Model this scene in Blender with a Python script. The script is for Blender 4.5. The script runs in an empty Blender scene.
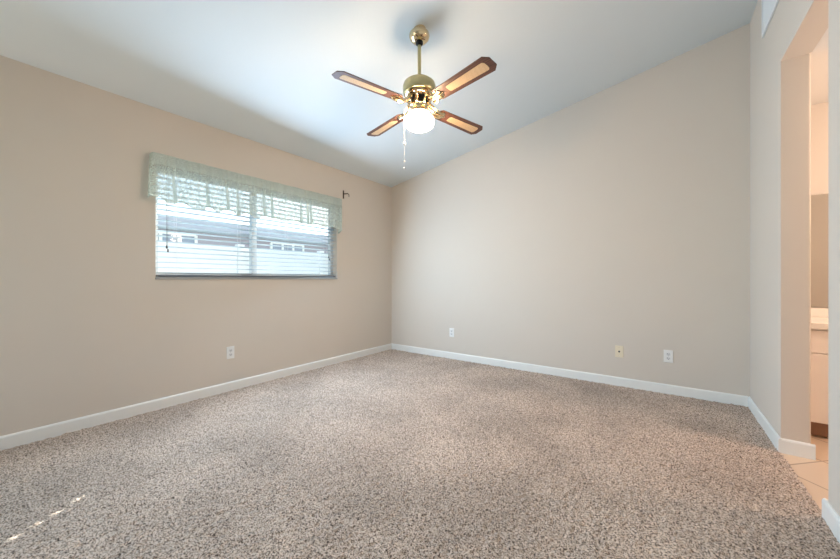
import bpy, bmesh, math, random
import numpy as np
from mathutils import Vector, Matrix

S = bpy.context.scene
COL = S.collection
PI = math.pi

# ------------------------------------------------------------------ camera
F_PX, CX, CY = 334.0, 420.0, 279.0
YAW = math.atan2(242, 334)
CAM = (3.32, -3.846, 1.056)
cd = bpy.data.cameras.new('camera')
cam = bpy.data.objects.new('camera', cd)
COL.objects.link(cam)
cam.location = CAM
cam.rotation_euler = (PI / 2, 0, YAW)
cd.sensor_fit = 'HORIZONTAL'
cd.sensor_width = 36
cd.lens = 36 * F_PX / 840
cd.shift_y = (CY - 279.5) / 840
cd.clip_start = 0.02
cd.clip_end = 500
S.camera = cam

# ------------------------------------------------------------------ colour management
S.view_settings.view_transform = 'Standard'
S.view_settings.look = 'None'
S.view_settings.gamma = 1
S.view_settings.use_curve_mapping = False
S.view_settings.exposure = 0.07

# ------------------------------------------------------------------ sky, sun, daylight, fill
SUN_DIR = Vector((0.517, -0.856, -0.553)).normalized()       # direction the light travels
W = bpy.data.worlds.new('sky')
S.world = W
W.use_nodes = True
wn = W.node_tree.nodes
sky = wn.new('ShaderNodeTexSky')
sky.sky_type = 'NISHITA'
sky.sun_disc = False
sky.sun_elevation = math.asin(-SUN_DIR.z)
sky.sun_rotation = math.atan2(-SUN_DIR.x, -SUN_DIR.y)
bg = wn['Background']
W.node_tree.links.new(sky.outputs[0], bg.inputs[0])
bg.inputs[1].default_value = 0.40


def light(name, kind, loc, energy, color, direction=None, **kw):
    d = bpy.data.lights.new(name, kind)
    d.energy = energy
    d.color = color
    for k, v in kw.items():
        setattr(d, k, v)
    o = bpy.data.objects.new(name, d)
    COL.objects.link(o)
    o.location = loc
    if direction is not None:
        o.rotation_euler = Vector(direction).to_track_quat('-Z', 'Y').to_euler()
    return o


light('sun', 'SUN', (-6, 6, 8), 20.0, (1.0, 0.96, 0.91), SUN_DIR, angle=math.radians(0.40))
# daylight coming in through the glass sliding door behind the camera, in the left wall
light('sliding_door_daylight', 'AREA', (-0.30, -5.05, 1.05), 10, (0.25, 0.80, 1.0), (1, 0.10, -0.60),
      shape='RECTANGLE', size=1.75, size_y=1.95)
# added fill light outside an unseen opening made in the rear wall
light('rear_fill_light', 'AREA', (1.95, -6.40, 1.50), 3, (0.6, 0.85, 1.0), (0, 1, -0.12),
      shape='RECTANGLE', size=2.2, size_y=1.5)
# daylight at the bedroom window
light('window_daylight', 'AREA', (0.14, -1.98, 1.53), 60, (0.54, 0.76, 1.0), (1, 0.06, -0.24),
      shape='RECTANGLE', size=1.8, size_y=0.86)

# ------------------------------------------------------------------ materials


def lin(r, g, b):
    f = lambda c: (c / 255 / 12.92) if c <= 10.3 else ((c / 255 + 0.055) / 1.055) ** 2.4
    return (f(r), f(g), f(b), 1.0)


def mat(name, color, rough=0.6, metal=0.0, noise=0.0, nscale=20.0, bump=0.0, bscale=200.0, spec=None, **kw):
    m = bpy.data.materials.new(name)
    m.use_nodes = True
    nt = m.node_tree
    n, l = nt.nodes, nt.links
    b = n['Principled BSDF']
    b.inputs['Base Color'].default_value = color
    b.inputs['Roughness'].default_value = rough
    b.inputs['Metallic'].default_value = metal
    if spec is not None:
        b.inputs['Specular IOR Level'].default_value = spec
    for k, v in kw.items():
        b.inputs[k].default_value = v
    tc = n.new('ShaderNodeTexCoord')
    if noise > 0:
        t = n.new('ShaderNodeTexNoise')
        t.inputs['Scale'].default_value = nscale
        t.inputs['Detail'].default_value = 4
        l.new(tc.outputs['Object'], t.inputs['Vector'])
        mx = n.new('ShaderNodeMix')
        mx.data_type = 'RGBA'
        mx.inputs[6].default_value = tuple(c * (1 - noise) for c in color[:3]) + (1,)
        mx.inputs[7].default_value = tuple(min(1, c * (1 + noise)) for c in color[:3]) + (1,)
        l.new(t.outputs['Fac'], mx.inputs[0])
        l.new(mx.outputs[2], b.inputs['Base Color'])
    if bump > 0:
        t2 = n.new('ShaderNodeTexNoise')
        t2.inputs['Scale'].default_value = bscale
        t2.inputs['Detail'].default_value = 2
        l.new(tc.outputs['Object'], t2.inputs['Vector'])
        bp = n.new('ShaderNodeBump')
        bp.inputs['Strength'].default_value = bump
        bp.inputs['Distance'].default_value = 0.002
        l.new(t2.outputs['Fac'], bp.inputs['Height'])
        l.new(bp.outputs[0], b.inputs['Normal'])
    return m


M = {}
M['wall'] = mat('beige_wall_paint', (0.697, 0.633, 0.556, 1), 0.75, noise=0.012, nscale=3, bump=0.12, bscale=160, spec=0.3)
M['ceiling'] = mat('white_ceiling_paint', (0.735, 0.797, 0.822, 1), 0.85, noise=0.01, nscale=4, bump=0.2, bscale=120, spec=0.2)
M['bath_ceiling'] = mat('bathroom_ceiling_paint', lin(228, 226, 222), 0.85, noise=0.01, nscale=4)
M['trim'] = mat('white_trim_paint', lin(240, 240, 236), 0.4, noise=0.01, nscale=8)
M['white_plastic'] = mat('white_plastic', lin(240, 240, 238), 0.35, noise=0.01, nscale=30)
M['ivory_plastic'] = mat('ivory_plastic', lin(236, 224, 198), 0.4, noise=0.01, nscale=30)
M['grey_plastic'] = mat('receptacle_face', lin(226, 226, 226), 0.45, noise=0.01, nscale=30)
M['dark'] = mat('dark_slot', lin(45, 42, 40), 0.6, noise=0.05)
M['brass'] = mat('polished_brass', lin(226, 204, 166), 0.16, 1.0, noise=0.06, nscale=14)
M['dull_brass'] = mat('antique_brass', lin(196, 184, 140), 0.30, 1.0, noise=0.10, nscale=10)
M['black_metal'] = mat('black_metal', lin(32, 30, 30), 0.4, 0.6, noise=0.05)
M['bronze'] = mat('dark_bronze', lin(70, 56, 46), 0.45, 0.7, noise=0.08)
M['slat'] = mat('white_blind_slat', lin(196, 210, 220), 0.5, noise=0.01, nscale=12)
M['rail'] = mat('shade_toned_bottom_rail', lin(112, 118, 126), 0.5, noise=0.02, nscale=12)  # greyed so its colour stands in for shade above the sill
M['cord'] = mat('white_cord', lin(226, 228, 228), 0.8, noise=0.03, nscale=200)
M['cord_dark'] = mat('grey_cord', lin(120, 122, 120), 0.8, noise=0.03, nscale=200)
M['alu'] = mat('window_frame_aluminium', lin(212, 214, 214), 0.45, 0.2, noise=0.02, nscale=10)
M['sill'] = mat('grey_marble_sill', lin(170, 170, 168), 0.3, noise=0.10, nscale=14)
M['vent'] = mat('white_enamel_grille', lin(236, 239, 240), 0.4, noise=0.01, nscale=20)
M['vent_dark'] = mat('duct_interior', lin(178, 194, 206), 0.9, noise=0.04, nscale=8)
M['cabinet'] = mat('white_laminate_cabinet', lin(250, 241, 232), 0.4, noise=0.01, nscale=8)
M['counter'] = mat('cultured_marble_counter', lin(246, 240, 230), 0.25, noise=0.02, nscale=9)
M['toe'] = mat('dark_toe_kick', lin(165, 128, 104), 0.7, noise=0.06, nscale=9)
M['chrome'] = mat('chrome', lin(220, 220, 220), 0.12, 1.0, noise=0.02)
M['mirror'] = mat('silvered_mirror', lin(214, 214, 210), 0.02, 1.0)
M['stucco'] = mat('pale_stucco', lin(168, 164, 174), 0.9, noise=0.05, nscale=6, bump=0.4, bscale=60)
M['vinyl'] = mat('white_vinyl_fence', lin(244, 246, 246), 0.5, noise=0.01, nscale=3)
M['roof'] = mat('white_tile_roof', lin(206, 216, 224), 0.9, noise=0.2, nscale=10)
M['fascia'] = mat('grey_fascia', lin(176, 178, 186), 0.6, noise=0.02)
M['darkglass'] = mat('dark_house_glass', lin(150, 160, 178), 0.1, noise=0.1, nscale=3)
M['ground'] = mat('dry_lawn_ground', lin(132, 142, 132), 0.95, noise=0.18, nscale=30, bump=0.5, bscale=80)


def mat_glass():
    m = bpy.data.materials.new('window_glass')
    m.use_nodes = True
    n, l = m.node_tree.nodes, m.node_tree.links
    n.remove(n['Principled BSDF'])
    tr = n.new('ShaderNodeBsdfTransparent')
    tr.inputs[0].default_value = (0.95, 0.98, 0.97, 1)
    gl = n.new('ShaderNodeBsdfGlossy')
    gl.inputs['Roughness'].default_value = 0.02
    lw = n.new('ShaderNodeLayerWeight')
    lw.inputs[0].default_value = 0.5
    pw = n.new('ShaderNodeMath')
    pw.operation = 'POWER'
    pw.inputs[1].default_value = 5
    l.new(lw.outputs['Facing'], pw.inputs[0])
    fr = n.new('ShaderNodeMath')
    fr.operation = 'MULTIPLY_ADD'
    fr.inputs[1].default_value = 0.5
    fr.inputs[2].default_value = 0.008
    l.new(pw.outputs[0], fr.inputs[0])
    mx = n.new('ShaderNodeMixShader')
    l.new(fr.outputs[0], mx.inputs[0])
    l.new(tr.outputs[0], mx.inputs[1])
    l.new(gl.outputs[0], mx.inputs[2])
    l.new(mx.outputs[0], n['Material Output'].inputs[0])
    return m


M['glass'] = mat_glass()


def mat_globe():
    m = bpy.data.materials.new('lit_opal_glass')
    m.use_nodes = True
    n, l = m.node_tree.nodes, m.node_tree.links
    b = n['Principled BSDF']
    b.inputs['Base Color'].default_value = (0.9, 0.88, 0.84, 1)
    b.inputs['Roughness'].default_value = 0.25
    b.inputs['Emission Color'].default_value = (1.0, 0.72, 0.47, 1)
    b.inputs['Emission Strength'].default_value = 90.0
    return m


M['globe'] = mat_globe()


def mat_wood():
    m = bpy.data.materials.new('walnut_blade_veneer')
    m.use_nodes = True
    n, l = m.node_tree.nodes, m.node_tree.links
    b = n['Principled BSDF']
    tc = n.new('ShaderNodeTexCoord')
    mp = n.new('ShaderNodeMapping')
    mp.inputs['Scale'].default_value = (4, 90, 40)
    no = n.new('ShaderNodeTexNoise')
    no.inputs['Scale'].default_value = 1.6
    no.inputs['Detail'].default_value = 6
    cr = n.new('ShaderNodeValToRGB')
    cr.color_ramp.elements[0].position = 0.3
    cr.color_ramp.elements[0].color = lin(56, 33, 24)
    cr.color_ramp.elements[1].position = 0.72
    cr.color_ramp.elements[1].color = lin(118, 74, 56)
    l.new(tc.outputs['Object'], mp.inputs[0])
    l.new(mp.outputs[0], no.inputs['Vector'])
    l.new(no.outputs['Fac'], cr.inputs[0])
    l.new(cr.outputs[0], b.inputs['Base Color'])
    b.inputs['Roughness'].default_value = 0.5
    return m


M['wood'] = mat_wood()


def mat_cane():
    m = bpy.data.materials.new('woven_cane')
    m.use_nodes = True
    n, l = m.node_tree.nodes, m.node_tree.links
    b = n['Principled BSDF']
    tc = n.new('ShaderNodeTexCoord')
    hts = []
    for ax, rot in (('X', PI / 4), ('X', -PI / 4)):
        mp = n.new('ShaderNodeMapping')
        mp.inputs['Rotation'].default_value = (0, 0, rot)
        wv = n.new('ShaderNodeTexWave')
        wv.inputs['Scale'].default_value = 45
        wv.inputs['Distortion'].default_value = 0.3
        l.new(tc.outputs['Object'], mp.inputs[0])
        l.new(mp.outputs[0], wv.inputs['Vector'])
        hts.append(wv)
    mm = n.new('ShaderNodeMath')
    mm.operation = 'MULTIPLY'
    l.new(hts[0].outputs['Fac'], mm.inputs[0])
    l.new(hts[1].outputs['Fac'], mm.inputs[1])
    cr = n.new('ShaderNodeValToRGB')
    cr.color_ramp.elements[0].color = lin(190, 152, 108)
    cr.color_ramp.elements[1].color = lin(240, 214, 176)
    cr.color_ramp.elements[1].position = 0.6
    l.new(mm.outputs[0], cr.inputs[0])
    l.new(cr.outputs[0], b.inputs['Base Color'])
    b.inputs['Roughness'].default_value = 0.6
    return m


M['cane'] = mat_cane()


def mat_lace():
    m = bpy.data.materials.new('sage_lace')
    m.use_nodes = True
    n, l = m.node_tree.nodes, m.node_tree.links
    n.remove(n['Principled BSDF'])
    tc = n.new('ShaderNodeTexCoord')
    vo = n.new('ShaderNodeTexVoronoi')
    vo.inputs['Scale'].default_value = 85
    vo.feature = 'DISTANCE_TO_EDGE'
    no = n.new('ShaderNodeTexNoise')
    no.inputs['Scale'].default_value = 34
    no.inputs['Detail'].default_value = 3
    mp = n.new('ShaderNodeMapping')
    mp.inputs['Scale'].default_value = (0.3, 1, 1)
    l.new(tc.outputs['Object'], mp.inputs[0])
    l.new(mp.outputs[0], vo.inputs['Vector'])
    l.new(mp.outputs[0], no.inputs['Vector'])
    # threads: close to cell edges; flowers: noise blobs
    r1 = n.new('ShaderNodeMapRange')
    r1.inputs['From Min'].default_value = 0.05
    r1.inputs['From Max'].default_value = 0.16
    r1.inputs['To Min'].default_value = 1.0
    r1.inputs['To Max'].default_value = 0.30
    l.new(vo.outputs['Distance'], r1.inputs['Value'])
    r2 = n.new('ShaderNodeMapRange')
    r2.inputs['From Min'].default_value = 0.52
    r2.inputs['From Max'].default_value = 0.60
    r2.inputs['To Min'].default_value = 0.0
    r2.inputs['To Max'].default_value = 0.6
    l.new(no.outputs['Fac'], r2.inputs['Value'])
    mx = n.new('ShaderNodeMath')
    mx.operation = 'MAXIMUM'
    l.new(r1.outputs[0], mx.inputs[0])
    l.new(r2.outputs[0], mx.inputs[1])
    # rod pocket, gathers and hem are denser: stored with the cloth
    r3 = n.new('ShaderNodeAttribute')
    r3.attribute_name = 'weave_density'
    mx2 = n.new('ShaderNodeMath')
    mx2.operation = 'MAXIMUM'
    l.new(mx.outputs[0], mx2.inputs[0])
    l.new(r3.outputs['Fac'], mx2.inputs[1])
    sc = n.new('ShaderNodeMath')
    sc.operation = 'MULTIPLY'
    sc.inputs[1].default_value = 0.86
    l.new(mx2.outputs[0], sc.inputs[0])
    di = n.new('ShaderNodeBsdfDiffuse')
    di.inputs[0].default_value = lin(222, 230, 222)
    tl = n.new('ShaderNodeBsdfTranslucent')
    tl.inputs[0].default_value = lin(222, 232, 226)
    a = n.new('ShaderNodeMixShader')
    a.inputs[0].default_value = 0.42
    l.new(di.outputs[0], a.inputs[1])
    l.new(tl.outputs[0], a.inputs[2])
    tr = n.new('ShaderNodeBsdfTransparent')
    o = n.new('ShaderNodeMixShader')
    l.new(sc.outputs[0], o.inputs[0])
    l.new(tr.outputs[0], o.inputs[1])
    l.new(a.outputs[0], o.inputs[2])
    l.new(o.outputs[0], n['Material Output'].inputs[0])
    return m


M['lace'] = mat_lace()


def mat_carpet():
    m = bpy.data.materials.new('speckled_beige_carpet')
    m.use_nodes = True
    n, l = m.node_tree.nodes, m.node_tree.links
    b = n['Principled BSDF']
    b.inputs['Roughness'].default_value = 0.95
    b.inputs['Specular IOR Level'].default_value = 0.1
    b.inputs['Sheen Weight'].default_value = 0.15
    tc = n.new('ShaderNodeTexCoord')
    # tufts of mixed yarn
    n1 = n.new('ShaderNodeTexNoise')
    n1.inputs['Scale'].default_value = 150
    n1.inputs['Detail'].default_value = 2
    n1.inputs['Roughness'].default_value = 0.65
    l.new(tc.outputs['Object'], n1.inputs['Vector'])
    cr = n.new('ShaderNodeValToRGB')
    e = cr.color_ramp.elements
    e[0].position = 0.36
    e[0].color = lin(66, 52, 44)
    e[1].position = 0.62
    e[1].color = lin(227, 208, 191)
    e2 = e.new(0.47)
    e2.color = lin(178, 157, 140)
    l.new(n1.outputs['Fac'], cr.inputs[0])
    # brushed nap
    n2 = n.new('ShaderNodeTexNoise')
    n2.inputs['Scale'].default_value = 1.7
    n2.inputs['Detail'].default_value = 3
    l.new(tc.outputs['Object'], n2.inputs['Vector'])
    r = n.new('ShaderNodeMapRange')
    r.inputs['From Min'].default_value = 0.3
    r.inputs['From Max'].default_value = 0.7
    r.inputs['To Min'].default_value = 0.80
    r.inputs['To Max'].default_value = 1.14
    l.new(n2.outputs['Fac'], r.inputs['Value'])
    vm = n.new('ShaderNodeVectorMath')
    vm.operation = 'SCALE'
    l.new(cr.outputs[0], vm.inputs[0])
    l.new(r.outputs[0], vm.inputs['Scale'])
    l.new(vm.outputs[0], b.inputs['Base Color'])
    return m


M['carpet'] = mat_carpet()


def mat_tile():
    m = bpy.data.materials.new('beige_floor_tile')
    m.use_nodes = True
    n, l = m.node_tree.nodes, m.node_tree.links
    b = n['Principled BSDF']
    b.inputs['Roughness'].default_value = 0.35
    tc = n.new('ShaderNodeTexCoord')
    mp = n.new('ShaderNodeMapping')
    mp.inputs['Rotation'].default_value = (0, 0, PI / 4)
    mp.inputs['Location'].default_value = (0.115, 0.06, 0)
    br = n.new('ShaderNodeTexBrick')
    br.offset = 0.0
    br.inputs['Scale'].default_value = 1.0
    br.inputs['Brick Width'].default_value = 0.33
    br.inputs['Row Height'].default_value = 0.33
    br.inputs['Mortar Size'].default_value = 0.005
    br.inputs['Color1'].default_value = lin(226, 202, 176)
    br.inputs['Color2'].default_value = lin(220, 194, 168)
    br.inputs['Mortar'].default_value = lin(176, 148, 124)
    l.new(tc.outputs['Object'], mp.inputs[0])
    l.new(mp.outputs[0], br.inputs['Vector'])
    l.new(br.outputs['Color'], b.inputs['Base Color'])
    return m


M['tile'] = mat_tile()

# ------------------------------------------------------------------ mesh helpers


def link(name, bm, m, parent=None, loc=None, smooth=False, angle=0.6):
    me = bpy.data.meshes.new(name)
    bmesh.ops.recalc_face_normals(bm, faces=bm.faces)
    bm.to_mesh(me)
    bm.free()
    if smooth:
        for p in me.polygons:
            p.use_smooth = True
        try:
            me.set_sharp_from_angle(angle=angle)
        except Exception:
            pass
    me.materials.append(m)
    o = bpy.data.objects.new(name, me)
    COL.objects.link(o)
    if parent is not None:
        o.parent = parent
    if loc is not None:
        o.location = loc
    return o


def thing(name, label, cat, loc=(0, 0, 0), rot=(0, 0, 0), group=None):
    o = bpy.data.objects.new(name, None)
    COL.objects.link(o)
    o.empty_display_size = 0.1
    o.location = loc
    o.rotation_euler = rot
    tag(o, label, cat, group)
    return o


def tag(o, label, cat, group=None):
    o['label'] = label
    o['category'] = cat
    if group:
        o['group'] = group
    return o


def struct(name, bm, m, **kw):
    o = link(name, bm, m, **kw)
    o['kind'] = 'structure'
    return o


def box(bm, x0, x1, y0, y1, z0, z1, bev=0.0, seg=2):
    r = bmesh.ops.create_cube(bm, size=1)
    vs = r['verts']
    bmesh.ops.scale(bm, vec=(abs(x1 - x0), abs(y1 - y0), abs(z1 - z0)), verts=vs)
    bmesh.ops.translate(bm, vec=((x0 + x1) / 2, (y0 + y1) / 2, (z0 + z1) / 2), verts=vs)
    if bev > 0:
        es = list({e for v in vs for e in v.link_edges})
        bmesh.ops.bevel(bm, geom=es, offset=bev, segments=seg, affect='EDGES', profile=0.5)
    return bm


def B(*a, **k):
    return box(bmesh.new(), *a, **k)


def prism(bm, pts, vec):
    """extrude a polygon of 3D points along vec"""
    vs = [bm.verts.new(p) for p in pts]
    f = bm.faces.new(vs)
    r = bmesh.ops.extrude_face_region(bm, geom=[f])
    nv = [v for v in r['geom'] if isinstance(v, bmesh.types.BMVert)]
    bmesh.ops.translate(bm, vec=vec, verts=nv)
    return bm


def lathe(bm, prof, seg=40, center=(0, 0)):
    rings = []
    for r, z in prof:
        if r < 1e-5:
            rings.append([bm.verts.new((center[0], center[1], z))])
        else:
            rings.append([bm.verts.new((center[0] + r * math.cos(2 * PI * i / seg), center[1] + r * math.sin(2 * PI * i / seg), z)) for i in range(seg)])
    for a, b in zip(rings, rings[1:]):
        for i in range(seg):
            j = (i + 1) % seg
            if len(a) == 1 and len(b) > 1:
                bm.faces.new((a[0], b[i], b[j]))
            elif len(b) == 1 and len(a) > 1:
                bm.faces.new((a[i], a[j], b[0]))
            elif len(a) > 1 and len(b) > 1:
                bm.faces.new((a[i], a[j], b[j], b[i]))
    for ring in (rings[0], rings[-1]):
        if len(ring) > 1:
            bm.faces.new(ring)
    return bm


def tube(bm, pts, rad, seg=10, cap=True):
    pts = [Vector(p) for p in pts]
    rads = rad if isinstance(rad, (list, tuple)) else [rad] * len(pts)
    up = None
    rings = []
    for i, p in enumerate(pts):
        t = (pts[min(i + 1, len(pts) - 1)] - pts[max(i - 1, 0)]).normalized()
        if up is None:
            up = t.orthogonal().normalized()
        up = (up - t * up.dot(t)).normalized()
        s = t.cross(up)
        rings.append([bm.verts.new(p + rads[i] * (math.cos(2 * PI * k / seg) * up + math.sin(2 * PI * k / seg) * s)) for k in range(seg)])
    for a, b in zip(rings, rings[1:]):
        for k in range(seg):
            j = (k + 1) % seg
            bm.faces.new((a[k], a[j], b[j], b[k]))
    if cap:
        bm.faces.new(rings[0])
        bm.faces.new(rings[-1])
    return bm


def ball(bm, c, r, sz=1.0, u=14, v=10):
    g = bmesh.ops.create_uvsphere(bm, u_segments=u, v_segments=v, radius=r)
    bmesh.ops.scale(bm, vec=(1, 1, sz), verts=g['verts'])
    bmesh.ops.translate(bm, vec=c, verts=g['verts'])
    return bm


# ------------------------------------------------------------------ room shell
RX, RY = 3.91, -6.0          # room: x 0..RX, y RY..0
ZL, ZR = 2.443, 3.178        # ceiling height at left and right wall
SL = (ZR - ZL) / RX
T = 0.15
TR = 0.126
WY0, WY1, WZ0, WZ1 = -2.912, -1.052, 1.066, 1.985      # window opening in the left wall
DY0, DY1, DZ = -1.600, -0.890, 2.392                     # bathroom doorway in the right wall
SY0, SY1, SZ = -5.95, -4.15, 2.03                         # sliding door behind the camera


def wall_panels(bm, x0, x1, y0, y1, z0, z1, holes):
    """wall slab in the YZ plane, cut round rectangular openings"""
    ys = sorted({y0, y1, *[h[0] for h in holes], *[h[1] for h in holes]})
    zs = sorted({z0, z1, *[h[2] for h in holes], *[h[3] for h in holes]})
    inside = lambda yc, zc: any(h[0] < yc < h[1] and h[2] < zc < h[3] for h in holes)
    solid = lambda i, j: 0 <= i < len(ys) - 1 and 0 <= j < len(zs) - 1 and not inside((ys[i] + ys[i + 1]) / 2, (zs[j] + zs[j + 1]) / 2)
    vc = {}

    def v(x, y, z):
        k = (x, y, z)
        if k not in vc:
            vc[k] = bm.verts.new(k)
        return vc[k]
    for i in range(len(ys) - 1):
        for j in range(len(zs) - 1):
            if not solid(i, j):
                continue
            a, b, c, d = ys[i], ys[i + 1], zs[j], zs[j + 1]
            for x in (x0, x1):
                bm.faces.new((v(x, a, c), v(x, b, c), v(x, b, d), v(x, a, d)))
            if not solid(i - 1, j):
                bm.faces.new((v(x0, a, c), v(x1, a, c), v(x1, a, d), v(x0, a, d)))
            if not solid(i + 1, j):
                bm.faces.new((v(x0, b, c), v(x1, b, c), v(x1, b, d), v(x0, b, d)))
            if not solid(i, j - 1):
                bm.faces.new((v(x0, a, c), v(x1, a, c), v(x1, b, c), v(x0, b, c)))
            if not solid(i, j + 1):
                bm.faces.new((v(x0, a, d), v(x1, a, d), v(x1, b, d), v(x0, b, d)))
    return bm


bm = bmesh.new()
wall_panels(bm, -T, 0, RY - T, T, -0.05, ZL, [(WY0, WY1, WZ0, WZ1), (SY0, SY1, 0.0, SZ)])
struct('wall_left', bm, M['wall'])

bm = bmesh.new()
prism(bm, [(0, 0, -0.05), (RX, 0, -0.05), (RX, 0, ZR), (0, 0, ZL)], (0, T, 0))
struct('wall_back', bm, M['wall'])

RWX0, RWX1, RWZ0, RWZ1 = 0.85, 3.05, 0.85, 2.25
bm = bmesh.new()
# rear wall with an opening added for the fill light (behind the camera)
for pts in ([(0, RWX0)], [(RWX1, RX)]):
    a, b = pts[0]
    prism(bm, [(a, RY, -0.05), (b, RY, -0.05), (b, RY, ZL + SL * b), (a, RY, ZL + SL * a)], (0, -T, 0))
prism(bm, [(RWX0, RY, -0.05), (RWX1, RY, -0.05), (RWX1, RY, RWZ0), (RWX0, RY, RWZ0)], (0, -T, 0))
prism(bm, [(RWX0, RY, RWZ1), (RWX1, RY, RWZ1), (RWX1, RY, ZL + SL * RWX1), (RWX0, RY, ZL + SL * RWX0)], (0, -T, 0))
struct('wall_rear', bm, M['wall'])

# right wall with the bathroom doorway; rounded drywall corners round the opening
bm = bmesh.new()
wall_panels(bm, RX, RX + TR, RY - T, T, -0.05, ZR, [(DY0, DY1, -0.04999, DZ)])
edges = []
for e in bm.edges:
    a, b = e.verts
    if abs(a.co.x - b.co.x) < 1e-6:
        my = (a.co.y + b.co.y) / 2
        if abs(a.co.y - b.co.y) < 1e-6 and (abs(my - DY0) < 1e-6 or abs(my - DY1) < 1e-6) and max(a.co.z, b.co.z) <= DZ + 1e-6 and len(e.link_faces) == 2:
            n0, n1 = e.link_faces[0].normal, e.link_faces[1].normal
            e.link_faces[0].normal_update(); e.link_faces[1].normal_update()
            if abs(e.link_faces[0].normal.dot(e.link_faces[1].normal)) < 0.5:
                edges.append(e)
bmesh.ops.bevel(bm, geom=edges, offset=0.014, segments=4, affect='EDGES', profile=0.5)
struct('wall_right', bm, M['wall'], smooth=True, angle=0.9)

bm = bmesh.new()
prism(bm, [(-T, RY - T, ZL - SL * T), (RX + T, RY - T, ZR + SL * T), (RX + T, RY - T, ZR + SL * T + 0.12), (-T, RY - T, ZL - SL * T + 0.12)], (0, -RY + 2 * T, 0))
struct('ceiling', bm, M['ceiling'])

# carpet floor: tufted surface, fine where the photo looks at it


def carpet():
    st = 0.006
    nx = int(RX / st)
    y_lo = -4.0
    ny = int(-y_lo / st)
    xs = np.linspace(0, RX, nx + 1)
    ys = np.linspace(y_lo, 0, ny + 1)
    rng = np.random.default_rng(7)

    def blur(a, k):
        for _ in range(k):
            a = (np.roll(a, 1, 0) + 2 * a + np.roll(a, -1, 0)) / 4
            a = (np.roll(a, 1, 1) + 2 * a + np.roll(a, -1, 1)) / 4
        return a
    h0 = rng.normal(size=(ny + 1, nx + 1))
    h = 0.35 * h0 + blur(h0, 1)
    h /= h.std()
    g = blur(rng.normal(size=(ny + 1, nx + 1)), 6)
    g /= g.std()
    z = 0.0022 * h + 0.001 * g
    z = np.clip(z, -0.009, 0.009) - 0.004
    X, Y = np.meshgrid(xs, ys)
    jx = rng.uniform(-0.3, 0.3, X.shape) * st
    jy = rng.uniform(-0.3, 0.3, X.shape) * st
    jx[:, 0] = jx[:, -1] = 0
    jy[0, :] = jy[-1, :] = 0
    co = np.stack([X + jx, Y + jy, z], -1).reshape(-1, 3)
    n0 = co.shape[0]
    co = np.vstack([co, [[0, RY, -0.006], [RX, RY, -0.006], [RX, y_lo, -0.006], [0, y_lo, -0.006]]])
    w = nx + 1
    ii = (np.arange(ny)[:, None] * w + np.arange(nx)[None, :]).reshape(-1)
    q = np.stack([ii, ii + 1, ii + 1 + w, ii + w], -1)
    q = np.vstack([q, [[n0, n0 + 1, n0 + 2, n0 + 3]]])
    me = bpy.data.meshes.new('floor')
    me.vertices.add(len(co))
    me.vertices.foreach_set('co', co.astype(np.float32).reshape(-1))
    me.loops.add(q.size)
    me.loops.foreach_set('vertex_index', q.astype(np.int32).reshape(-1))
    me.polygons.add(len(q))
    me.polygons.foreach_set('loop_start', np.arange(0, q.size, 4, dtype=np.int32))
    me.polygons.foreach_set('loop_total', np.full(len(q), 4, dtype=np.int32))
    me.update()
    me.validate()
    me.polygons.foreach_set('use_smooth', np.ones(len(q), dtype=bool))
    me.materials.append(M['carpet'])
    o = bpy.data.objects.new('floor', me)
    COL.objects.link(o)
    o['kind'] = 'structure'


carpet()

# baseboards: chamfered boards
BH, BT = 0.082, 0.013


def board(bm, p0, p1, nrm, z0=-0.012, h=BH):
    p0, p1, nrm = Vector((*p0, 0)), Vector((*p1, 0)), Vector((*nrm, 0))
    prof = [(0, z0), (BT, z0), (BT, h - 0.012), (BT * 0.75, h - 0.004), (BT * 0.4, h), (0, h)]
    pts = [p0 + nrm * d + Vector((0, 0, z)) for d, z in prof]
    return prism(bm, pts, p1 - p0)


bm = bmesh.new()
board(bm, (0, SY1 + 0.06), (0, 0), (1, 0))
struct('baseboard_left', bm, M['trim'])
bm = bmesh.new()
board(bm, (BT, 0), (RX - BT, 0), (0, -1))
struct('baseboard_back', bm, M['trim'])
bm = bmesh.new()
board(bm, (RX, 0), (RX, DY1 - BT), (-1, 0))
board(bm, (RX, DY1), (RX + TR + 0.013, DY1), (0, -1))
board(bm, (RX, RY), (RX, DY0 + BT), (-1, 0))
board(bm, (RX, DY0), (RX + TR + 0.013, DY0), (0, 1))
struct('baseboard_right', bm, M['trim'])

# ------------------------------------------------------------------ bathroom shell
BX0, BX1, BY0 = RX + TR, 6.0, -2.7
struct('floor_bathroom', B(RX - 0.006, BX1, BY0, 0.0, -0.05, -0.006), M['tile'])
struct('ceiling_bathroom', B(BX0 - 0.001, BX1 + T, BY0 - T, T, DZ, DZ + 0.1), M['bath_ceiling'])
struct('wall_bathroom_back', B(BX0, BX1 + T, 0.0, T, -0.05, DZ), M['wall'])
struct('wall_bathroom_right', B(BX1, BX1 + T, BY0, 0.0, -0.05, DZ), M['wall'])
struct('wall_bathroom_front', B(BX0, BX1 + T, BY0 - T, BY0, -0.05, DZ), M['wall'])
light('bathroom_ceiling_lamp', 'POINT', (5.2, -1.02, 1.95), 45, (1.0, 0.775, 0.64), shadow_soft_size=0.12)

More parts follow.
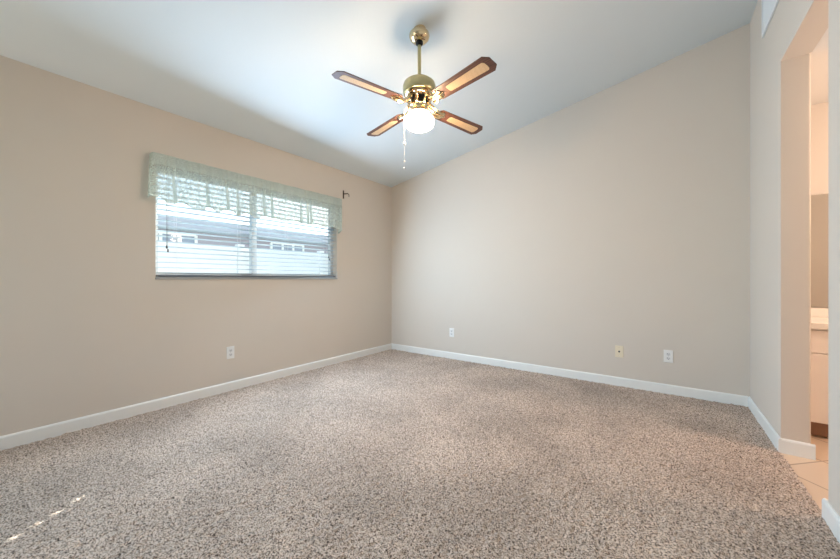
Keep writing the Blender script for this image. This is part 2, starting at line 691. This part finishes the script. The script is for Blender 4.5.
# ------------------------------------------------------------------ window in the left wall
bm = bmesh.new()
fx0, fx1 = -0.125, -0.075
fw = 0.038
box(bm, fx0, fx1, WY0, WY1, WZ0, WZ0 + fw)
box(bm, fx0, fx1, WY0, WY1, WZ1 - fw, WZ1)
box(bm, fx0, fx1, WY0, WY0 + fw, WZ0 + fw, WZ1 - fw)
box(bm, fx0, fx1, WY1 - fw, WY1, WZ0 + fw, WZ1 - fw)
MY = -2.065
box(bm, fx0, fx1, MY - 0.026, MY + 0.026, WZ0 + fw, WZ1 - fw)
wf = struct('window_1', bm, M['alu'])
bm = bmesh.new()
box(bm, -0.102, -0.098, WY0 + fw, MY - 0.026, WZ0 + fw, WZ1 - fw)
box(bm, -0.112, -0.108, MY + 0.026, WY1 - fw, WZ0 + fw, WZ1 - fw)
gp = link('window_pane', bm, M['glass'], wf)
bm = bmesh.new()
box(bm, -0.074, 0.012, WY0 - 0.004, WY1 + 0.004, WZ0 - 0.014, WZ0 + 0.004, bev=0.004)
sl = link('window_sill', bm, M['sill'], wf)

# ------------------------------------------------------------------ venetian blind inside the reveal
blind = thing('venetian_blind', 'white horizontal slat blind hanging inside the window opening', 'blind', (-0.034, (WY0 + WY1) / 2, WZ1))
YC = (WY0 + WY1) / 2
yb0, yb1 = WY0 + 0.012 - YC, WY1 - 0.012 - YC
LAD = [-2.762 - YC, -2.235 - YC, -1.723 - YC, -1.20 - YC]
ZT = WZ1
link('headrail', B(-0.026, 0.026, yb0, yb1, -0.048, -0.002, bev=0.003), M['slat'], blind)


def slat_bm(tilt=0.11):
    """one two-inch slat with a routed hole at each ladder"""
    bm = bmesh.new()
    hw = 0.025
    us = [-hw, -0.014, -0.008, 0.008, 0.014, hw]
    holes = [(-0.008, 0.008, c - 0.018, c + 0.018) for c in LAD]
    ys = sorted({yb0 + 0.004, yb1 - 0.004, *[h[2] for h in holes], *[h[3] for h in holes]})
    th = 0.0026

    def crown(u):
        return 0.0022 * (1 - (u / hw) ** 2)
    vc = {}

    def v(i, j, top):
        k = (i, j, top)
        if k not in vc:
            u = us[i]
            z = crown(u) + (th if top else 0) + u * math.tan(tilt)
            vc[k] = bm.verts.new((u, ys[j], z))
        return vc[k]

    def hole(i, j):
        if not (0 <= i < len(us) - 1 and 0 <= j < len(ys) - 1):
            return True
        uc, yc = (us[i] + us[i + 1]) / 2, (ys[j] + ys[j + 1]) / 2
        return any(h[0] < uc < h[1] and h[2] < yc < h[3] for h in holes)
    for i in range(len(us) - 1):
        for j in range(len(ys) - 1):
            if hole(i, j):
                continue
            for t in (0, 1):
                bm.faces.new((v(i, j, t), v(i + 1, j, t), v(i + 1, j + 1, t), v(i, j + 1, t)))
            for di, dj, a, b in ((-1, 0, (i, j), (i, j + 1)), (1, 0, (i + 1, j), (i + 1, j + 1)), (0, -1, (i, j), (i + 1, j)), (0, 1, (i, j + 1), (i + 1, j + 1))):
                if hole(i + di, j + dj):
                    bm.faces.new((v(*a, 0), v(*b, 0), v(*b, 1), v(*a, 1)))
    return bm


s0 = link('slat', slat_bm(), M['slat'], blind, smooth=False)
PITCH = 0.0435
zlow = WZ0 + 0.040 - ZT
NSL = int((-0.070 - zlow) / PITCH) + 1
for k in range(NSL):
    o = s0 if k == 0 else s0.copy()
    if k:
        COL.objects.link(o)
        o.parent = blind
    o.location = (0, 0, zlow + k * PITCH)
link('bottom_rail', B(-0.026, 0.026, yb0 + 0.004, yb1 - 0.004, WZ0 + 0.008 - ZT, WZ0 + 0.024 - ZT, bev=0.003), M['rail'], blind)
for c in LAD:
    bm = bmesh.new()
    for u in (-0.027, 0.027):
        tube(bm, [(u, c - 0.004, -0.05), (u, c - 0.004, zlow - 0.02)], 0.0011, 6)
    link('ladder_cord', bm, M['cord'], blind)
for yy, zb, label in ((-2.838, 1.33, 'left'), (-1.178, 1.335, 'right')):
    bm = bmesh.new()
    tube(bm, [(0.034, yy - YC, -0.03), (0.035, yy - YC, zb - ZT)], 0.0018, 6)
    tube(bm, [(0.034, yy + 0.012 - YC, -0.03), (0.035, yy + 0.007 - YC, zb - 0.02 - ZT)], 0.0014, 6)
    pc = link('pull_cord', bm, M['cord_dark'], blind)
    for q, (dy, dz) in enumerate(((0, 0), (0.009, -0.028))):
        bm = bmesh.new()
        z = zb + dz - ZT
        lathe(bm, [(0.0015, z + 0.006), (0.004, z + 0.002), (0.0065, z - 0.018), (0.005, z - 0.022), (0, z - 0.022)], 12, (0.035, yy + dy - YC))
        link('tassel', bm, M['dark'], pc)

# ------------------------------------------------------------------ curtain rod, lace valance, wall hook
RODX, RODZ = 0.072, 2.035
VY0, VY1 = -2.956, -1.046
rod = thing('curtain_rod', 'slim curtain rod above the window carrying the lace valance', 'curtain rod', (0, YC, RODZ))
bm = bmesh.new()
tube(bm, [(RODX, VY0 + 0.02 - YC, 0), (RODX, VY1 - 0.02 - YC, 0)], 0.006, 10)
link('rod', bm, M['bronze'], rod, smooth=True)
for yy in (VY0, VY1):
    bm = bmesh.new()
    yy += 0.022 if yy < -2 else -0.022
    box(bm, 0.0, 0.004, yy - YC - 0.012, yy - YC + 0.012, -0.035, 0.028, bev=0.001)
    tube(bm, [(0.004, yy - YC, 0), (RODX, yy - YC, 0)], 0.006, 8)
    ball(bm, (RODX, yy - YC, 0), 0.009)
    link('bracket', bm, M['bronze'], rod, smooth=True)


def valance():
    bm = bmesh.new()
    z_top = 0.018
    NU, NV = 520, 44
    # developed path: left return, front, right return
    retl = 0.066
    L = (VY1 - VY0) + 2 * retl
    scal = [(0.0, -0.335), (0.10, -0.330), (0.17, -0.372), (0.21, -0.365), (0.25, -0.342), (0.36, -0.385), (0.43, -0.380), (0.46, -0.342), (0.54, -0.382), (0.60, -0.350), (0.64, -0.342),
            (0.72, -0.384), (0.79, -0.350), (0.90, -0.380), (0.98, -0.345), (1.02, -0.356), (1.18, -0.368), (1.30, -0.354), (1.45, -0.366), (1.58, -0.350),
            (1.72, -0.364), (1.84, -0.352), (1.95, -0.370), (2.05, -0.41)]
    folds = [0.19, 0.44, 0.60, 0.70, 0.96, 1.04, 1.38, 1.47, 1.50]
    rows = []
    dens = bm.verts.layers.float.new('weave_density')
    rnd = random.Random(3)
    ph = [rnd.uniform(0, 6.28) for _ in range(5)]
    for i in range(NU + 1):
        s = L * i / NU
        # bottom edge: rounded scallops between knots
        for (a, za), (b, zb) in zip(scal, scal[1:]):
            if a <= s <= b:
                t = (s - a) / (b - a)
                t = t * t * (3 - 2 * t)
                zbtm = za + (zb - za) * t
                break
        else:
            zbtm = scal[-1][1]
        col = []
        for j in range(NV + 1):
            v = j / NV
            z = z_top + (zbtm - z_top) * v
            flare = 1 + 0.10 * v
            amp = 0.004 + 0.009 * v
            w = amp * (math.sin(s * 62 + ph[0]) * 0.5 + math.sin(s * 27 + ph[1]) * 0.7 + 0.25 * math.sin(s * 140 + ph[2]) * (1.2 - v))
            for fo in folds:
                w -= 0.030 * v * math.exp(-((s - fo - 0.02 * v) / 0.014) ** 2)
            if s < retl:
                x, y = 0.006 + s * flare * 1.09, VY0 - YC - 0.012 * v + w * 0.5
            elif s > L - retl:
                x, y = 0.006 + (L - s) * flare * 1.09, VY1 - YC + 0.004 * v + w * 0.4
            else:
                x, y = RODX + 0.019 + 0.008 * v + w, VY0 - YC + (s - retl)
            # rod pocket pinches the cloth round the rod
            if z < -0.010 and z > -0.03:
                pass
            nv = bm.verts.new((x, y, z))
            d = 0.75 if z > -0.070 else 0.0
            d = max(d, 0.95 * math.exp(-((1 - v) / 0.035) ** 2))
            for fo in folds:
                d = max(d, 0.9 * min(1, 2 * v) * math.exp(-((s - fo - 0.03 * v) / 0.014) ** 2))
            nv[dens] = d
            col.append(nv)
        rows.append(col)
    for a, b in zip(rows, rows[1:]):
        for j in range(NV):
            bm.faces.new((a[j], a[j + 1], b[j + 1], b[j]))
    return bm


va = link('lace_valance', valance(), M['lace'], smooth=True, angle=3.0)
va.location = (0, YC, RODZ)
sm = va.modifiers.new('thickness', 'SOLIDIFY')
sm.thickness = 0.0012
tag(va, 'pale sage sheer lace valance gathered over the top of the window', 'valance')

hk = thing('curtain_hook', 'small dark metal hook on the wall right of the valance', 'hook', (0, -0.945, 2.15))
link('hook_plate', B(0, 0.004, -0.010, 0.010, -0.062, 0.045, bev=0.0015), M['bronze'], hk)
bm = bmesh.new()
tube(bm, [(0.004, 0, 0.0), (0.03, 0.012, 0.0), (0.05, 0.03, 0.005), (0.056, 0.046, -0.01), (0.05, 0.05, -0.035)], [0.006, 0.006, 0.006, 0.005, 0.004], 8)
link('hook_arm', bm, M['bronze'], hk, smooth=True)

# ------------------------------------------------------------------ outlets and plates


def plate(name, label, cat, loc, rotz, m, w=0.070, h=0.115, group=None):
    """local frame: plate in the XZ plane facing -Y"""
    t = thing(name, label, cat, loc, (0, 0, rotz), group)
    link('faceplate', B(-w / 2, w / 2, -0.006, 0.0, -h / 2, h / 2, bev=0.0025), m, t)
    return t


def outlet(label, loc, rotz):
    t = plate('wall_outlet', label, 'outlet', loc, rotz, M['white_plastic'], group=None)
    for z in (0.0195, -0.0195):
        bm = bmesh.new()
        pr = []
        for k in range(24):
            a = 2 * PI * k / 24
            pr.append((0.0172 * math.cos(a), -0.0055, max(-0.0125, min(0.0125, 0.0172 * math.sin(a))) + z))
        prism(bm, pr, (0, -0.0025, 0))
        rc = link('receptacle', bm, M['grey_plastic'], t)
        bm = bmesh.new()
        box(bm, -0.0075, -0.0045, -0.0085, -0.0079, z - 0.001, z + 0.008)
        box(bm, 0.0045, 0.0075, -0.0085, -0.0079, z - 0.001, z + 0.007)
        lathe(bm, [(0.0026, 0), (0.0026, 0.0006), (0, 0.0006)], 10)
        bmesh.ops.rotate(bm, verts=bm.verts[-21:], cent=(0, 0, 0), matrix=Matrix.Rotation(PI / 2, 3, 'X'))
        bmesh.ops.translate(bm, verts=bm.verts[-21:], vec=(0, -0.0079, z - 0.0075))
        link('slots', bm, M['dark'], rc)
    bm = bmesh.new()
    ball(bm, (0, -0.006, 0), 0.003, u=10, v=6)
    link('screw', bm, M['chrome'], t)
    return t


outlet('white duplex outlet on the left wall below the window', (0.0005, -2.334, 0.358), PI / 2)
outlet('white duplex outlet at the left end of the back wall near the corner', (1.057, -0.0005, 0.345), 0)
outlet('white duplex outlet on the back wall right beside the ivory plate', (3.367, -0.0005, 0.342), 0)
t = plate('cable_jack', 'ivory cable jack plate with dark centre socket on the back wall', 'wall plate', (2.976, -0.0005, 0.337), 0, M['ivory_plastic'])
bm = bmesh.new()
for r0, y0, y1 in ((0.0085, -0.006, -0.0085), (0.0055, -0.0085, -0.014)):
    prism(bm, [(r0 * math.cos(2 * PI * k / 12), y0, r0 * math.sin(2 * PI * k / 12)) for k in range(12)], (0, y1 - y0, 0))
link('coaxial_socket', bm, M['dark'], t)
for z in (0.042, -0.042):
    bm = bmesh.new()
    ball(bm, (0, -0.006, z), 0.003, u=10, v=6)
    link('screw', bm, M['chrome'], t)

# ------------------------------------------------------------------ air return grille high on the right wall
gy0, gy1, gz0, gz1 = -1.065, -0.458, 2.786, 3.09
gr = thing('air_vent', 'white louvred air return grille high on the right wall', 'vent', (RX, (gy0 + gy1) / 2, gz0))
hy, hh = (gy1 - gy0) / 2, gz1 - gz0
bm = bmesh.new()
bw = 0.024
box(bm, -0.010, 0, -hy, hy, 0, bw, bev=0.003)
box(bm, -0.010, 0, -hy, hy, hh - bw, hh, bev=0.003)
box(bm, -0.010, 0, -hy, -hy + bw, bw, hh - bw)
box(bm, -0.010, 0, hy - bw, hy, bw, hh - bw)
link('grille_frame', bm, M['vent'], gr)
link('backing', B(-0.0015, -0.0005, -hy + bw, hy - bw, bw, hh - bw), M['vent_dark'], gr)
bm = bmesh.new()
prism(bm, [(-0.0095, 0.008, bw), (-0.0085, 0.009, bw), (-0.0018, -0.008, bw), (-0.0028, -0.009, bw)], (0, 0, hh - 2 * bw))
l0 = link('louver', bm, M['vent'], gr)
nl = 10
for k in range(nl):
    o = l0 if k == 0 else l0.copy()
    if k:
        COL.objects.link(o)
        o.parent = gr
    o.location = (0, -hy + bw + (k + 0.5) * (2 * hy - 2 * bw) / nl, 0)

# ------------------------------------------------------------------ ceiling fan
FX, FY = 1.937, -1.945
FZ = ZL + SL * FX
fan = thing('ceiling_fan', 'brass four blade ceiling fan with a lit white globe hanging from the sloped ceiling', 'ceiling fan', (FX, FY, FZ))


def L(prof):            # profile given in room heights -> fan's own heights
    return [(r, z - FZ) for r, z in prof]


def fpart(name, bm, m, parent=None, smooth=True, angle=0.7):
    return link(name, bm, m, parent or fan, smooth=smooth, angle=angle)


bm = bmesh.new()
lathe(bm, L([(0.046, 2.825), (0.046, 2.790), (0.062, 2.786), (0.070, 2.777), (0.072, 2.764), (0.068, 2.748), (0.058, 2.735), (0.042, 2.725), (0.025, 2.720), (0.0, 2.720)]), 40)
fpart('canopy', bm, M['brass'])
bm = bmesh.new()
lathe(bm, L([(0.022, 2.732), (0.027, 2.719), (0.025, 2.706), (0.016, 2.698), (0.0, 2.698)]), 24)
fpart('hanger_ball', bm, M['black_metal'])
bm = bmesh.new()
lathe(bm, L([(0.0125, 2.715), (0.0125, 2.470)]), 20)
fpart('downrod', bm, M['dull_brass'])
bm = bmesh.new()
lathe(bm, L([(0.013, 2.467), (0.026, 2.463), (0.034, 2.453), (0.062, 2.450), (0.092, 2.442), (0.109, 2.427), (0.116, 2.407), (0.116, 2.367), (0.110, 2.355), (0.100, 2.351), (0.0, 2.351)]), 56)
fpart('motor_housing', bm, M['dull_brass'])
bm = bmesh.new()
lathe(bm, L([(0.101, 2.353), (0.104, 2.345), (0.098, 2.335), (0.086, 2.329), (0.0, 2.329)]), 56)
mb = fpart('motor_band', bm, M['brass'])
# openwork brass crown below the motor: dark core with fluted ribs
bm = bmesh.new()
lathe(bm, L([(0.062, 2.331), (0.056, 2.275), (0.0, 2.275)]), 32)
core = fpart('motor_core', bm, M['black_metal'])
for k in range(8):
    a = 2 * PI * (k + 0.5) / 8
    bm = bmesh.new()
    pts = [(0.090, 2.332), (0.084, 2.315), (0.068, 2.297), (0.060, 2.280), (0.066, 2.271)]
    tube(bm, [(r * math.cos(a), r * math.sin(a), z - FZ) for r, z in pts], [0.009, 0.011, 0.009, 0.010, 0.010], 8)
    fpart('scroll_rib', bm, M['brass'], core)
bm = bmesh.new()
lathe(bm, L([(0.050, 2.281), (0.064, 2.278), (0.067, 2.269), (0.060, 2.263), (0.056, 2.247), (0.060, 2.237), (0.074, 2.231), (0.078, 2.223), (0.074, 2.217), (0.0, 2.217)]), 48)
fpart('light_fitter', bm, M['brass'])
bm = bmesh.new()
pr = [(0.0, 2.107)]
for k in range(1, 28):
    a = -PI / 2 + PI * k / 28
    ca, sa = math.cos(a), math.sin(a)
    r = 0.104 * abs(ca) ** 0.72
    z = 2.162 + 0.055 * (abs(sa) ** 0.9) * (1 if sa > 0 else -1)
    if z > 2.212 and r < 0.075:
        continue
    pr.append((r, z))
pr.append((0.068, 2.221))
lathe(bm, L(pr), 48)
fpart('globe_shade', bm, M['globe'])

BZ = 2.272 - FZ
PIT = -0.17
for k in range(4):
    th = -0.25 + k * PI / 2
    # blade, built along +X then turned
    R = Matrix.Rotation(th, 4, 'Z') @ Matrix.Translation((0, 0, BZ)) @ Matrix.Rotation((0.010, 0.0, 0.0, 0.034)[k], 4, 'Y') @ Matrix.Rotation(PIT, 4, 'X')
    r0, r1, w0, w1 = 0.168, 0.643, 0.053, 0.064
    out = [(r0, -w0 + 0.022), (r0 + 0.022, -w0), (r1 - 0.032, -w1), (r1, -w1 + 0.030), (r1, w1 - 0.030), (r1 - 0.032, w1), (r0 + 0.022, w0), (r0, w0 - 0.022)]
    bm = bmesh.new()
    prism(bm, [(x, y, 0) for x, y in out], (0, 0, 0.006))
    bmesh.ops.bevel(bm, geom=[e for e in bm.edges], offset=0.001, segments=1, affect='EDGES')
    bl = link('blade', bm, M['wood'], fan)
    bl.matrix_local = R
    # cane insert set into the underside
    a0, a1, b0, b1 = 0.285, 0.600, 0.027, 0.034
    pts = []
    for (cx, cy, hw, st) in ((a1 - 0.016, 0, b1, -PI / 2), (a0 + 0.016, 0, b0, PI / 2)):
        for q in range(13):
            a = st + PI * q / 12
            pts.append((cx + 0.016 * math.cos(a), (hw) * math.copysign(abs(math.sin(a)) ** 0.6, math.sin(a)), -0.0004))
    bm = bmesh.new()
    prism(bm, pts, (0, 0, -0.0012))
    link('cane_insert', bm, M['cane'], bl)
    # cast brass blade iron: arm, fork plate and screws under the blade root
    bm = bmesh.new()
    z0 = 2.325 - FZ - BZ
    for sy in (-1, 1):
        tube(bm, [(0.078, 0.012 * sy, z0), (0.100, 0.020 * sy, z0 - 0.022), (0.122, 0.034 * sy, z0 - 0.052), (0.150, 0.036 * sy, -0.012), (0.176, 0.026 * sy, -0.008), (0.205, 0.030 * sy, -0.006)],
             [0.010, 0.009, 0.008, 0.0085, 0.007, 0.006], 8)
    tube(bm, [(0.080, 0, z0), (0.118, 0, z0 - 0.045), (0.150, 0, -0.010), (0.230, 0, -0.006)], [0.011, 0.009, 0.008, 0.005], 8)
    tube(bm, [(0.128, -0.032, z0 - 0.058), (0.140, 0, z0 - 0.066), (0.128, 0.032, z0 - 0.058)], 0.006, 8)
    pl = [(0.150, -0.022), (0.172, -0.036), (0.200, -0.042), (0.222, -0.034), (0.226, -0.018), (0.240, -0.008), (0.246, 0), (0.240, 0.008), (0.226, 0.018), (0.222, 0.034), (0.200, 0.042), (0.172, 0.036), (0.150, 0.022)]
    prism(bm, [(x, y, -0.0005) for x, y in pl], (0, 0, -0.004))
    ir = link('blade_iron', bm, M['brass'], fan, smooth=True)
    ir.matrix_local = R
    for (x, y) in ((0.205, 0.030), (0.205, -0.030), (0.234, 0)):
        bm = bmesh.new()
        ball(bm, (x, y, -0.0055), 0.0045, 0.6, 10, 6)
        link('screw', bm, M['brass'], ir, smooth=True)

ca = math.atan2(-0.587, -0.810)      # to the camera's left of the globe
cxp, cyp = 0.106 * -0.810, 0.106 * -0.587
bm = bmesh.new()
tube(bm, [(0.55 * cxp, 0.55 * cyp, 2.276 - FZ), (0.85 * cxp, 0.85 * cyp, 2.268 - FZ), (cxp, cyp, 2.245 - FZ), (cxp, cyp, 2.012 - FZ), (cxp, cyp, 1.835 - FZ)], 0.0010, 6)
ch = link('pull_chain', bm, M['cord'], fan)
bm = bmesh.new()
z = 2.008 - FZ
lathe(bm, [(0.0, z + 0.018), (0.006, z + 0.012), (0.013, z), (0.006, z - 0.012), (0.0, z - 0.018)], 8, (cxp, cyp))
link('crystal_pull', bm, M['white_plastic'], ch)
for zz, rr in ((1.884, 0.0075), (1.834, 0.0075)):
    bm = bmesh.new()
    ball(bm, (cxp, cyp, zz - FZ), rr)
    link('pull_bead', bm, M['white_plastic'], ch, smooth=True)

# ------------------------------------------------------------------ bathroom: vanity, counter, mirror
VX0, VX1 = BX0 + 0.002, 5.45
van = thing('vanity_cabinet', 'white bathroom vanity cabinet seen through the doorway', 'cabinet', ((VX0 + VX1) / 2, -0.004, 0))
hw = (VX1 - VX0) / 2
link('body', B(-hw, hw, -0.490, 0.0, 0.10, 0.722), M['cabinet'], van)
link('toe_kick', B(-hw, hw, -0.440, -0.01, 0.0, 0.0995), M['toe'], van)
nd = 3
for k in range(nd):
    x0 = -hw + k * 2 * hw / nd + 0.004
    x1 = -hw + (k + 1) * 2 * hw / nd - 0.004
    dr = link('drawer', B(x0, x1, -0.509, -0.4905, 0.566, 0.716, bev=0.003), M['cabinet'], van)
    do = link('door', B(x0, x1, -0.509, -0.4905, 0.104, 0.560, bev=0.003), M['cabinet'], van)
ct = thing('vanity_countertop', 'cream cultured marble counter lying on the bathroom vanity', 'countertop', ((VX0 + VX1) / 2, -0.004, 0.7225))
link('slab', B(-hw, hw, -0.530, 0.0, 0.0, 0.044, bev=0.006), M['counter'], ct)
link('backsplash', B(-hw, hw, -0.020, 0.0, 0.0445, 0.112, bev=0.004), M['counter'], ct)
mr = thing('vanity_mirror', 'frameless wall mirror above the bathroom counter', 'mirror', ((VX0 + VX1) / 2, -0.001, 0.838))
link('mirror_glass', B(-hw + 0.002, hw, -0.006, 0.0, 0.0, 0.862, bev=0.001), M['mirror'], mr)

# ------------------------------------------------------------------ outside the window
bm = bmesh.new()
box(bm, -40, -0.16, -30, 30, -0.25, -0.15)
struct('ground', bm, M['ground'])

fen = thing('vinyl_fence', 'white board fence in the yard outside the window', 'fence', (-3.0, 0, -0.15))
py = -6.2
k = 0
while py < 6.4:
    link('post', B(-0.06, 0.06, py - 0.06, py + 0.06, 0, 1.84, bev=0.006), M['vinyl'], fen)
    bm = bmesh.new()
    if py + 1.8 < 6.4:
        nb = 8
        for q in range(nb):
            a = py + 0.06 + q * 1.68 / nb
            box(bm, -0.018, 0.018, a + 0.0008, a + 1.68 / nb - 0.0008, 0.08, 1.70)
        box(bm, -0.028, 0.028, py + 0.06, py + 1.74, 1.68, 1.78)
        box(bm, -0.028, 0.028, py + 0.06, py + 1.74, 0.05, 0.16)
        link('panel', bm, M['vinyl'], fen)
    py += 1.8

hs = thing('neighbour_house', 'pale grey house behind the white fence outside the window', 'house', (-6.2, 0, -0.15))
link('house_wall', B(-5.0, 0, -9, 12, 0, 2.55), M['stucco'], hs)
bm = bmesh.new()
prism(bm, [(0.65, -9.6, 2.38), (0.65, -9.6, 2.58), (-2.5, -9.6, 3.5), (-5.6, -9.6, 2.58), (-5.6, -9.6, 2.38)], (0, 22.2, 0))
rf = link('roof', bm, M['roof'], hs)
link('fascia', B(0.66, 0.69, -9.6, 12.6, 2.36, 2.60), M['fascia'], hs)
for yw in (-0.9, 2.2, 5.6):
    bm = bmesh.new()
    a, b, c, d = yw - 0.55, yw + 0.55, 1.2, 2.3
    for q in range(4):
        yy = a + q * (b - a) / 3
        box(bm, 0.001, 0.05, yy - 0.03, yy + 0.03, c, d)
    for q in range(4):
        zz = c + q * (d - c) / 3
        box(bm, 0.001, 0.048, a, b, zz - 0.03, zz + 0.03)
    w_ = link('house_window', bm, M['vinyl'], hs)
    link('house_pane', B(0.002, 0.01, a, b, c, d), M['darkglass'], w_)
